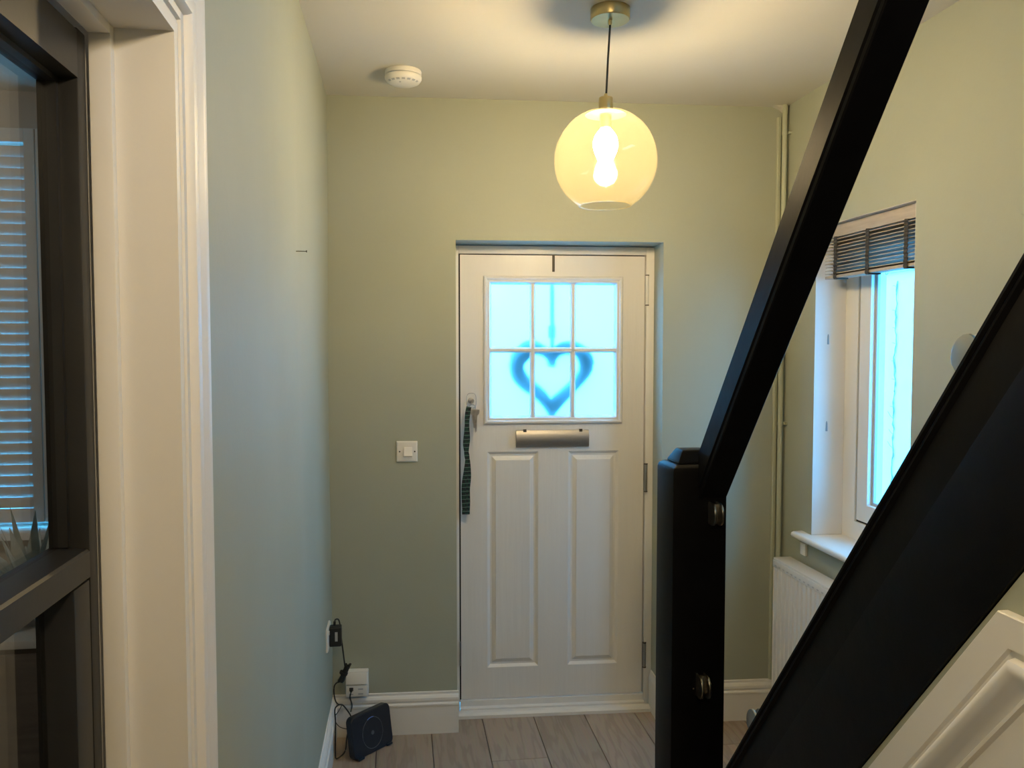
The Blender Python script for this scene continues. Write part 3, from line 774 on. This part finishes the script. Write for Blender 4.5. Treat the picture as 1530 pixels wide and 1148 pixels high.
# folded bundle of spare cable
bn = None
mb = MB()
for k in range(7):
    a = 2 * math.pi * k / 7
    ox, oy = 0.009 * math.cos(a), 0.009 * math.sin(a)
    mb.tube(smoothpath(rel([(-0.208 + ox, 3.200 + oy, 0.366 - 0.004*(k % 3)), (-0.221 + ox*0.8, 3.20 + oy*0.8, 0.335), (-0.234 + ox, 3.20 + oy, 0.305), (-0.240 + ox, 3.20 + oy, 0.294 + 0.003*(k % 2))]), 4), 0.0042, 7)
mb.build('cable_bundle', CABLE, ad, smooth=True)
MB().tube(rel([(-0.225, 3.2, 0.334), (-0.2285, 3.2, 0.325)]), 0.0165, 12).build('cable_tie', SEAL, ad, smooth=True)
pts = [(-0.240, 3.20, 0.296), (-0.256, 3.22, 0.282), (-0.266, 3.235, 0.264), (-0.268, 3.235, 0.239), (-0.262, 3.225, 0.209), (-0.250, 3.215, 0.197), (-0.232, 3.215, 0.192), (-0.211, 3.215, 0.164), (-0.200, 3.212, 0.145)]
MB().tube(smoothpath(rel(pts)), 0.0028, 8).build('cable', CABLE, ad, smooth=True)
pts = [(-0.246, 3.215, 0.196), (-0.262, 3.20, 0.185), (-0.2585, 3.18, 0.14), (-0.259, 3.17, 0.075), (-0.259, 3.16, 0.020), (-0.252, 3.155, 0.006), (-0.222, 3.16, 0.030), (-0.214, 3.165, 0.085), (-0.207, 3.168, 0.112)]
MB().tube(smoothpath(rel(pts)), 0.0028, 8).build('cable', CABLE, ad, smooth=True)
pts = [(-0.236, 3.214, 0.193), (-0.249, 3.205, 0.172), (-0.262, 3.20, 0.155), (-0.258, 3.20, 0.129), (-0.240, 3.19, 0.114), (-0.209, 3.178, 0.110)]
MB().tube(smoothpath(rel(pts)), 0.0016, 8).build('cable', CABLE, ad, smooth=True)

# ---- phone line box on the baseboard
mbx = thing('phone_socket', 'white phone line box mounted above the baseboard beside the router', 'phone socket', W(-0.352, DW, 0.180), ROTF)
MB().box((-0.046, -0.040, 0.0), (0.046, -0.001, 0.105)).build('body', PLAST, mbx, bevel=0.004)
MB().rings([[(-0.044, -0.0398, 0.054), (0.044, -0.0398, 0.054), (0.044, -0.0398, 0.102), (-0.044, -0.0398, 0.102)], [(-0.042, -0.052, 0.056), (0.042, -0.052, 0.056), (0.042, -0.043, 0.100), (-0.042, -0.043, 0.100)]]).build('upper_cover', PLAST, mbx, bevel=0.002)
lowp = MB().rings([[(-0.044, -0.0398, 0.002), (0.044, -0.0398, 0.002), (0.044, -0.0398, 0.052), (-0.044, -0.0398, 0.052)], [(-0.042, -0.048, 0.004), (0.042, -0.048, 0.004), (0.042, -0.048, 0.050), (-0.042, -0.048, 0.050)]]).build('lower_cover', PLAST, mbx, bevel=0.002)
MB().box((-0.030, -0.0488, 0.028), (-0.014, -0.0478, 0.042)).build('port', SEAL, lowp)
MB().box((0.006, -0.0486, 0.032), (0.026, -0.0478, 0.038)).build('port', GREYP, lowp)
MB().box((0.006, -0.0486, 0.012), (0.026, -0.0478, 0.018)).build('port', GREYP, lowp)
MB().box((-0.030, -0.0486, 0.012), (-0.014, -0.0478, 0.017)).build('port', GREYP, lowp)
p0 = W(-0.352 - 0.022, DW - 0.050, 0.180 + 0.034)
ddl = thing('phone_cable', 'dark cable running from the white phone box down to the router', 'cable', p0)
pts = [p0, p0 + Vector((0, -0.012, -0.004)), p0 + Vector((-0.004, -0.018, -0.024)), p0 + Vector((0.004, -0.026, -0.052)), p0 + Vector((0.000, -0.044, -0.072))]
MB().tube(smoothpath([q - p0 for q in pts]), 0.0028, 8).build('cord', CABLE, ddl, smooth=True)
MB().box((-0.005, -0.012, -0.005), (0.005, 0.004, 0.005)).build('connector', CABLE, ddl, bevel=0.001)

# ---- router standing on the floor, leaning on the baseboard
rt = thing('wifi_router', 'black square wifi router with a grey ring, standing on the floor in the corner', 'router', (-0.118, 3.205, 0.0))
ra = math.atan2(0.155, 0.165)          # its width runs away to the right
rt.rotation_euler = (R(-9), R(0), ra)
def rrect(w, h, r, y, n=5, z0=0.0, sx=0.0):
    pts = []
    for cx_, cz_, a_ in ((w/2-r, h-r, 0), (-w/2+r, h-r, 90), (-w/2+r, r, 180), (w/2-r, r, 270)):
        for k in range(n + 1):
            t = R(a_ + 90 * k / n)
            pts.append((cx_ + r*math.cos(t), y, z0 + cz_ + r*math.sin(t)))
    return pts
WR, HR = 0.205, 0.165
MB().rings([rrect(WR-0.006, HR-0.006, 0.020, -0.017, z0=0.003), rrect(WR, HR, 0.022, -0.013), rrect(WR, HR, 0.022, 0.013), rrect(WR-0.006, HR-0.006, 0.02, 0.017, z0=0.003)]).build('body', ROUTER, rt, smooth=True)
mb = MB()
ring = [(0.052*math.cos(2*math.pi*k/48), -0.0175, HR*0.47 + 0.060*math.sin(2*math.pi*k/48)) for k in range(49)]
mb.tube(ring, 0.0013, 6).build('ring', DGREY, rt, smooth=True)
MB().lathe([(0.008, -0.0168), (0.008, -0.0180)], (0, 0, HR*0.47), 20, 'Y').build('emblem', DGREY, rt)
mb = MB().tube([(0.053*math.cos(t), -0.0182, HR*0.47 + 0.061*math.sin(t)) for t in [R(78 + 5*k) for k in range(8)]], 0.0016, 6).build('status_light', BLUELED, rt, smooth=True)
MB().box((-WR/2+0.012, -0.030, 0.0), (-WR/2+0.040, 0.024, 0.008)).build('foot', ROUTER, rt, bevel=0.002)
MB().box((WR/2-0.040, -0.024, 0.0), (WR/2-0.012, 0.024, 0.008)).build('foot', ROUTER, rt, bevel=0.002)

# ---- keys and lanyard hanging in the door lock
ky = thing('key_bunch', 'bunch of keys in the front door lock with a dark green tartan lanyard', 'keys', W(0.130, DF - 0.021, 1.392), ROTF)
MB().lathe([(0.011, -0.0045), (0.011, -0.0015)], (0, -0.012, 0.002), 16, 'X').build('key', KEYM, ky, smooth=True)
MB().box((-0.0012, -0.014, -0.004), (0.0012, 0.001, 0.004)).build('key_blade', KEYM, ky)
rg = [(0.021*math.copysign(abs(math.cos(2*math.pi*k/28))**0.6, math.cos(2*math.pi*k/28)), -0.018, 0.002 + 0.032*math.copysign(abs(math.sin(2*math.pi*k/28))**0.7, math.sin(2*math.pi*k/28))) for k in range(29)]
MB().tube(rg, 0.0016, 6).build('key_ring', KEYM, ky, smooth=True)
rg = [(0.004+0.014*math.cos(2*math.pi*k/28), -0.020, -0.030 + 0.016*math.sin(2*math.pi*k/28)) for k in range(29)]
MB().tube(rg, 0.0014, 6).build('key_ring', KEYM, ky, smooth=True)
for k, (dx, an, ln) in enumerate(((0.002, -8, 0.066), (0.010, -2, 0.080), (0.018, 4, 0.070), (0.026, 9, 0.060), (0.020, 1, 0.098), (0.014, -5, 0.055))):
    m4 = Matrix.Rotation(R(an), 4, 'Y')
    mb = MB()
    t = 0.0022
    shape = [(-0.009, -0.002), (-0.011, -0.012), (-0.009, -0.022), (-0.0042, -0.026), (-0.0042, -ln), (-0.001, -ln-0.004), (0.0042, -ln+0.002), (0.0042, -0.026), (0.009, -0.022), (0.011, -0.012), (0.009, -0.002)]
    mb.prism([m4 @ Vector((a, 0, b_)) + Vector((dx, -0.017 - 0.0026*k, -0.034)) for a, b_ in shape], (0, t, 0))
    mb.build('key', KEYM, ky)
def ribbon(pts, w, name='lanyard', th=0.0018):
    return MB().tube(smoothpath(pts, 5), 0.001, flat=(w, th, (0, -1, 0))).build(name, TARTAN, ky, smooth=True, angle=60)
ribbon([(-0.012, -0.024, -0.024), (-0.018, -0.018, -0.060), (-0.019, -0.014, -0.110), (-0.016, -0.012, -0.165), (-0.022, -0.012, -0.225), (-0.015, -0.012, -0.270), (-0.012, -0.012, -0.330), (-0.017, -0.011, -0.385), (-0.016, -0.010, -0.440), (-0.018, -0.010, -0.478)], 0.020)
ribbon([(-0.010, -0.026, -0.024), (-0.017, -0.024, -0.070), (-0.022, -0.020, -0.130), (-0.027, -0.018, -0.190), (-0.018, -0.018, -0.245), (-0.024, -0.018, -0.300), (-0.033, -0.018, -0.360), (-0.034, -0.016, -0.420), (-0.031, -0.014, -0.478)], 0.019)
MB().box((-0.042, -0.017, -0.494), (-0.008, -0.008, -0.476)).build('lanyard_end', TARTAN, ky, bevel=0.002)

# ---- over-door hanger with heart wreath on the outside
hg = thing('wreath_hanger', 'thin dark metal hanger hooked over the top of the front door', 'hanger', W(0.491, DF, 1.955), ROTF)
MB().box((-0.0055, -0.0035, -0.002), (0.0055, -0.0012, 0.0708)).build('front_strap', DARKHW, hg, bevel=0.0006)
MB().box((-0.0055, -0.0035, 0.0696), (0.0055, 0.051, 0.0716)).build('top_strap', DARKHW, hg)
MB().box((-0.0055, 0.0482, -0.10), (0.0055, 0.051, 0.0696)).build('rear_strap', DARKHW, hg)
wr = thing('heart_wreath', 'dark heart-shaped twig wreath hanging outside behind the frosted panes', 'wreath', W(0.491, DF + 0.055, 1.348), ROTF)
def heart(t, s=1.0):
    x_ = 16 * math.sin(t) ** 3; z_ = 13*math.cos(t) - 5*math.cos(2*t) - 2*math.cos(3*t) - math.cos(4*t)
    return x_ * s, z_ * s
for k in range(8):
    rng = random.Random(k)
    s = 0.0098 + rng.uniform(-0.0017, 0.0014); pts = []
    for i in range(57):
        t = 2 * math.pi * i / 56
        x_, z_ = heart(t, s)
        pts.append((x_ + 0.006*math.sin(5*t + k), 0.003 + 0.010*math.sin(3*t + 1.7*k), z_ + 0.158 + 0.006*math.cos(4*t + 2*k)))
    MB().tube(pts, 0.0140, 6).build('twig', TWIG, wr, smooth=True)
MB().tube([(0, 0.0, 0.215), (0.002, -0.002, 0.30), (0.001, -0.008, 0.40), (0, -0.010, 0.545)], 0.002, flat=(0.018, 0.002, (0, -1, 0))).build('ribbon', RIBBON, wr)
MB().box((-0.016, -0.009, 0.318), (0.016, 0.000, 0.372)).build('bow_knot', RIBBON, wr, bevel=0.004)

# ---- venetian blind
vb = thing('venetian_blind', 'raised taupe slatted blind with dark ladder tapes at the window top', 'blind', (1.67, 2.665, WZ1))
BY0, BY1 = 2.388 - 2.665, 2.945 - 2.665
MB().box((-0.026, BY0 - 0.010, -0.052), (-0.014, BY1 + 0.030, -0.010)).build('valance', SLAT, vb, bevel=0.002)
MB().box((-0.012, BY0, -0.040), (0.026, BY1 + 0.02, -0.0005)).build('headrail', SLAT, vb, bevel=0.002)
smesh = None
for k in range(11):
    z = -0.060 - 0.0128 * k
    if smesh is None:
        prof = [(-0.024, -0.0045), (-0.012, -0.0005), (0.0, 0.001), (0.012, -0.0005), (0.024, -0.0045), (0.024, -0.0017), (0.012, 0.0023), (0.0, 0.0038), (-0.012, 0.0023), (-0.024, -0.0017)]
        mb = MB().rings([[(a, BY0, b_) for a, b_ in prof], [(a, BY1, b_) for a, b_ in prof]])
        o = mb.build('slat', SLAT, vb, smooth=True); smesh = o
    else:
        o = smesh.copy(); COL.objects.link(o); o.parent = vb
    o.location = (0.0015 * ((k * 7) % 3 - 1), 0.002 * ((k * 5) % 3 - 1), z)
    o.rotation_euler = (0, R(8 + 4 * ((k * 3) % 3)), 0)
MB().box((-0.025, BY0, -0.206), (0.025, BY1, -0.195)).build('bottom_rail', SLAT, vb, bevel=0.002)
for y in (2.864, 2.654, 2.435):
    yy = y - 2.665
    pts = []
    for k in range(23):
        pts.append((-0.029 - 0.0022 * (k % 2), yy + 0.001 * math.sin(k), -0.050 - 0.0072 * k))
    MB().tube(pts, 0.001, flat=(0.020, 0.0014, (-1, 0, 0))).build('ladder_tape', TAPE, vb)
    MB().box((-0.029, yy - 0.009, -0.211), (0.020, yy + 0.009, -0.2062)).build('tape_end', TAPE, vb, bevel=0.001)
rg = [(-0.012, 2.563 - 2.665 + 0.006*math.cos(2*math.pi*k/20), -0.214 + 0.006*math.sin(2*math.pi*k/20)) for k in range(21)]
MB().tube(rg, 0.0012, 6).build('pull_ring', CHROME, vb, smooth=True)

# ---- keyhole brackets on the window reveal
for z, nm in ((1.656, 'upper'), (1.310, 'lower')):
    o = MB().prism([(-0.004, -0.0025, -0.020), (0.004, -0.0025, -0.020), (0.003, -0.0025, 0.012), (0.0015, -0.0025, 0.020), (-0.0015, -0.0025, 0.020), (-0.003, -0.0025, 0.012)], (0, 0.0020, 0)).build('blind_bracket', ALUM, loc=(1.686, WY1 - 0.0005, z), bevel=0.0005)
    tag(o, nm + ' of the two small grey brackets on the blue-lit window reveal', 'bracket', 'brackets on the window reveal')

# ---- radiator
ra_ = thing('radiator', 'white panel radiator under the window behind the stair string', 'radiator', (1.57, 2.70, 0.14))
Y0, Y1 = 2.29 - 2.70, 3.112 - 2.70
prof = []
y = Y0 + 0.012
xf = -0.040
prof.append((xf + 0.004, Y0)); prof.append((xf, Y0 + 0.006))
while y < Y1 - 0.03:
    prof += [(xf, y), (xf, y + 0.021), (xf + 0.006, y + 0.025), (xf + 0.006, y + 0.0295)]
    y += 0.0335
prof += [(xf, y), (xf, Y1 - 0.006), (xf + 0.004, Y1), (xf + 0.012, Y1), (xf + 0.012, Y0)]
mb = MB().rings([[(a, b_, 0.022) for a, b_ in prof], [(a, b_, 0.575) for a, b_ in prof]])
pan = mb.build('front_panel', UPVC, ra_)
MB().box((xf, Y0, 0.575), (xf + 0.012, Y1, 0.606)).build('top_band', UPVC, pan, bevel=0.003)
MB().box((xf, Y0, 0.0), (xf + 0.012, Y1, 0.022)).build('bottom_band', UPVC, pan, bevel=0.003)
y = Y0 + 0.018
k = 0
while y < Y1 - 0.03:
    MB().box((xf - 0.0006, y, 0.583), (xf + 0.0002, y + 0.013, 0.588)).build('slot', GREYP, pan); y += 0.0335
MB().box((xf + 0.004, Y0 - 0.001, 0.6062), (xf + 0.078, Y1 + 0.001, 0.614)).build('top_grille', UPVC, ra_, bevel=0.002)
MB().box((xf + 0.012, Y1 - 0.003, 0.03), (xf + 0.078, Y1, 0.6062)).build('side_cover', UPVC, ra_)
MB().box((xf + 0.012, Y0, 0.03), (xf + 0.078, Y0 + 0.003, 0.6062)).build('side_cover', UPVC, ra_)
MB().box((xf + 0.066, Y0 + 0.003, 0.02), (xf + 0.078, Y1 - 0.003, 0.595)).build('back_panel', UPVC, ra_)
for yy in (Y0 + 0.12, Y1 - 0.12):
    MB().box((xf + 0.078, yy - 0.02, 0.08), (0.0595, yy + 0.02, 0.55)).build('wall_bracket', ALUM, ra_)

# ---- small white block under the sill, wall fitting by the frame edge
o = MB().box((-0.012, -0.020, -0.025), (0.0, 0.020, 0.025)).build('cord_cleat', PLAST, loc=(XR - 0.0002, 3.032, 0.805), bevel=0.003)
tag(o, 'small white plastic block on the wall between sill and radiator', 'cleat')
wf = thing('wall_fitting', 'cream rounded wall fitting at the right edge of the view', 'wall fitting', (XR, 1.890, 2.010))
MB().lathe([(0.045, -0.0002), (0.045, -0.012), (0.041, -0.016), (0.0, -0.017)], seg=32, axis='X', close1=False).build('base', SAGE, wf, smooth=True)
MB().lathe([(0.030, -0.0165), (0.029, -0.020), (0.0, -0.021)], seg=32, axis='X', close1=False).build('cover', SAGE, wf, smooth=True)

# ---- heating pipe with clips, trunking in the corner
pp = thing('heating_pipe', 'painted pipe running from ceiling to floor in the far right corner', 'pipe', (XR - 0.022, 3.222, 0))
PIPEM = principled('cream_green_pipe_paint', (0.43, 0.45, 0.345), 0.45, var=0.02)
MB().lathe([(0.0105, 0.18), (0.0105, ZC - 0.001)], seg=16).build('pipe', PIPEM, pp, smooth=True)
for z in (2.520, 1.300):
    mb = MB().lathe([(0.0106, z - 0.006), (0.0128, z - 0.006), (0.0128, z + 0.006), (0.0106, z + 0.006)], seg=16)
    mb.box((0.008, -0.022, z - 0.005), (0.0218, -0.006, z + 0.005))
    mb.build('clip', PIPEM, pp)
tk = MB().prism([W(1.420, DW - 0.0002, 0.176), W(1.438, DW - 0.0002, 0.176), W(1.438, DW - 0.012, 0.176), W(1.434, DW - 0.016, 0.176), W(1.424, DW - 0.016, 0.176), W(1.420, DW - 0.012, 0.176)], (0, 0, ZC - 0.222)).build('cable_trunking', PIPEM, origin=W(1.429, DW, 0.176))
tag(tk, 'narrow painted cable trunking beside the pipe in the right corner', 'trunking')

# ================================================================== LOUNGE THINGS SEEN THROUGH THE GLASS
def shutter(xa, xb, label, gapk):
    s = thing('window_shutter', label, 'shutter', ((xa + xb) / 2, 3.531, 0.905), 0, 'plantation shutters in the lounge window')
    c = (xa + xb) / 2
    z0, z1 = 0.0, 1.60
    for a, b_ in ((xa, xa + 0.040), (xb - 0.040, xb)):
        MB().box((a - c, -0.016, z0), (b_ - c, 0.016, z1)).build('stile', SHUT, s, bevel=0.003)
    MB().box((xa + 0.040 - c, -0.015, z0), (xb - 0.040 - c, 0.015, z0 + 0.055)).build('rail', SHUT, s, bevel=0.003)
    MB().box((xa + 0.040 - c, -0.015, z1 - 0.055), (xb - 0.040 - c, 0.015, z1)).build('rail', SHUT, s, bevel=0.003)
    proto = None; z = z0 + 0.080
    while z < z1 - 0.07:
        if proto is None:
            w_, t_ = 0.0245, 0.004
            prof = [(-w_, 0), (-w_*0.6, -t_), (w_*0.6, -t_), (w_, 0), (w_*0.6, t_), (-w_*0.6, t_)]
            ca, sa2 = math.cos(R(108)), math.sin(R(108))
            rr = [(a*ca - b_*sa2, a*sa2 + b_*ca) for a, b_ in prof]
            proto = MB().rings([[(xa + 0.041 - c, a, b_) for a, b_ in rr], [(xb - 0.041 - c, a, b_) for a, b_ in rr]]).build('louvre', SHUT, s, smooth=True)
            o = proto
        else:
            o = proto.copy(); COL.objects.link(o); o.parent = s
        o.location = (0, 0, z); z += gapk
shutter(-2.08, -1.452, 'white louvred shutter panel seen through the black door glass', 0.0446)
shutter(-1.448, -0.82, 'white louvred shutter panel partly hidden by the black door stile', 0.0446)
cab = thing('low_cabinet', 'dark low cabinet under the shuttered window, seen through the glass door', 'cabinet', (-1.35, 2.75, 0))
MB().box((-0.5, -0.18, 0.06), (0.5, 0.18, 0.72)).build('body', DARKWOOD, cab, bevel=0.003)
MB().box((-0.52, -0.20, 0.72), (0.52, 0.20, 0.745)).build('top', SHUT, cab, bevel=0.003)
for x_ in (-0.46, 0.46):
    for y_ in (-0.14, 0.14): MB().box((x_-0.02, y_-0.02, 0), (x_+0.02, y_+0.02, 0.06)).build('leg', DARKWOOD, cab)
for x0_, x1_ in ((-0.49, -0.005), (0.005, 0.49)):
    d = MB().box((x0_, -0.195, 0.08), (x1_, -0.1805, 0.70)).build('door', DARKWOOD, cab, bevel=0.002)
    MB().lathe([(0.012, -0.195), (0.010, -0.215), (0, -0.217)], ((x0_*0.1+x1_*0.9) if x0_ < 0 else (x0_*0.9+x1_*0.1), 0, 0.42), 12, 'Y', close1=False).build('knob', BRASS, d, smooth=True)
pt = thing('silvery_plant', 'silvery leafed plant in a pot, seen low through the glass door', 'plant', (-1.17, 2.72, 0.7455))
MB().lathe([(0.045, 0), (0.060, 0.08), (0.062, 0.085), (0.056, 0.085), (0.05, 0.07), (0, 0.07)], seg=24, close1=False).build('pot', POT, pt, smooth=True)
rng = random.Random(3)
lm = None
for k in range(70):
    az_ = rng.uniform(0, 2*math.pi); el = rng.uniform(0.2, 1.4); ln = rng.uniform(0.16, 0.34)
    dirv = Vector((math.cos(az_)*math.cos(el), math.sin(az_)*math.cos(el), math.sin(el)))
    side = dirv.cross(Vector((0, 0, 1))).normalized() * rng.uniform(0.012, 0.024)
    base = Vector((0, 0, 0.07))
    tip = base + dirv*ln - Vector((0, 0, 0.5*ln*math.cos(el)*0.4))
    mid = base + dirv*ln*0.55
    up_ = side.cross(dirv).normalized() * 0.0012
    mb = MB().rings([[base, base + side*0.1, base + side*0.1 + up_, base + up_], [mid - side, mid + side, mid + side + up_, mid - side + up_], [tip, tip + side*0.05, tip + side*0.05 + up_, tip + up_]])
    mb.build('leaf', LEAF, pt)

# ================================================================== OUTSIDE
struct(MB().box((-8, 3.78, -0.16), (14, 30, -0.10)).build('ground_outside', PAVE))
struct(MB().box((1.95, -4, -0.16), (14, 3.78, -0.10)).build('ground_side', PAVE))
nb = thing('garden_wall', 'white rendered garden wall across the side path, seen through the window', 'wall', (5.5, 8.0, -0.10))
MB().box((0, -9, 0), (0.25, 8, 2.55)).build('wall', RENDER, nb)
MB().box((-0.04, -9, 2.55), (0.29, 8, 2.62)).build('coping', PAVE, nb)
cl = thing('climber_stem', 'thin dark climber stem clinging to the white wall outside the window', 'plant', (5.5, 8.30, -0.10))
rng = random.Random(5)
pts = [(-0.012, 0.0, 0.05)]
z = 0.05; yv = 0.0
while z < 2.4:
    z += 0.05; yv = 0.6*yv + rng.uniform(-0.016, 0.016); pts.append((-0.010 - rng.uniform(0, 0.006), yv, z))
MB().tube(pts, [0.003 + rng.uniform(0, 0.007) for _ in pts], 6).build('stem', STEM, cl)
for k in range(12):
    z = 0.55 + 0.17*k + rng.uniform(-0.05, 0.05); sgn = rng.choice((-1, 1)); ln = rng.uniform(0.015, 0.04) * (2.2 if k < 3 else 1)
    MB().tube([(-0.012, 0, z), (-0.025, sgn*ln*0.5, z + ln*0.4), (-0.03, sgn*ln, z + ln*(1.0 if k < 3 else 0.4))], 0.0022, 5).build('twig', STEM, cl)
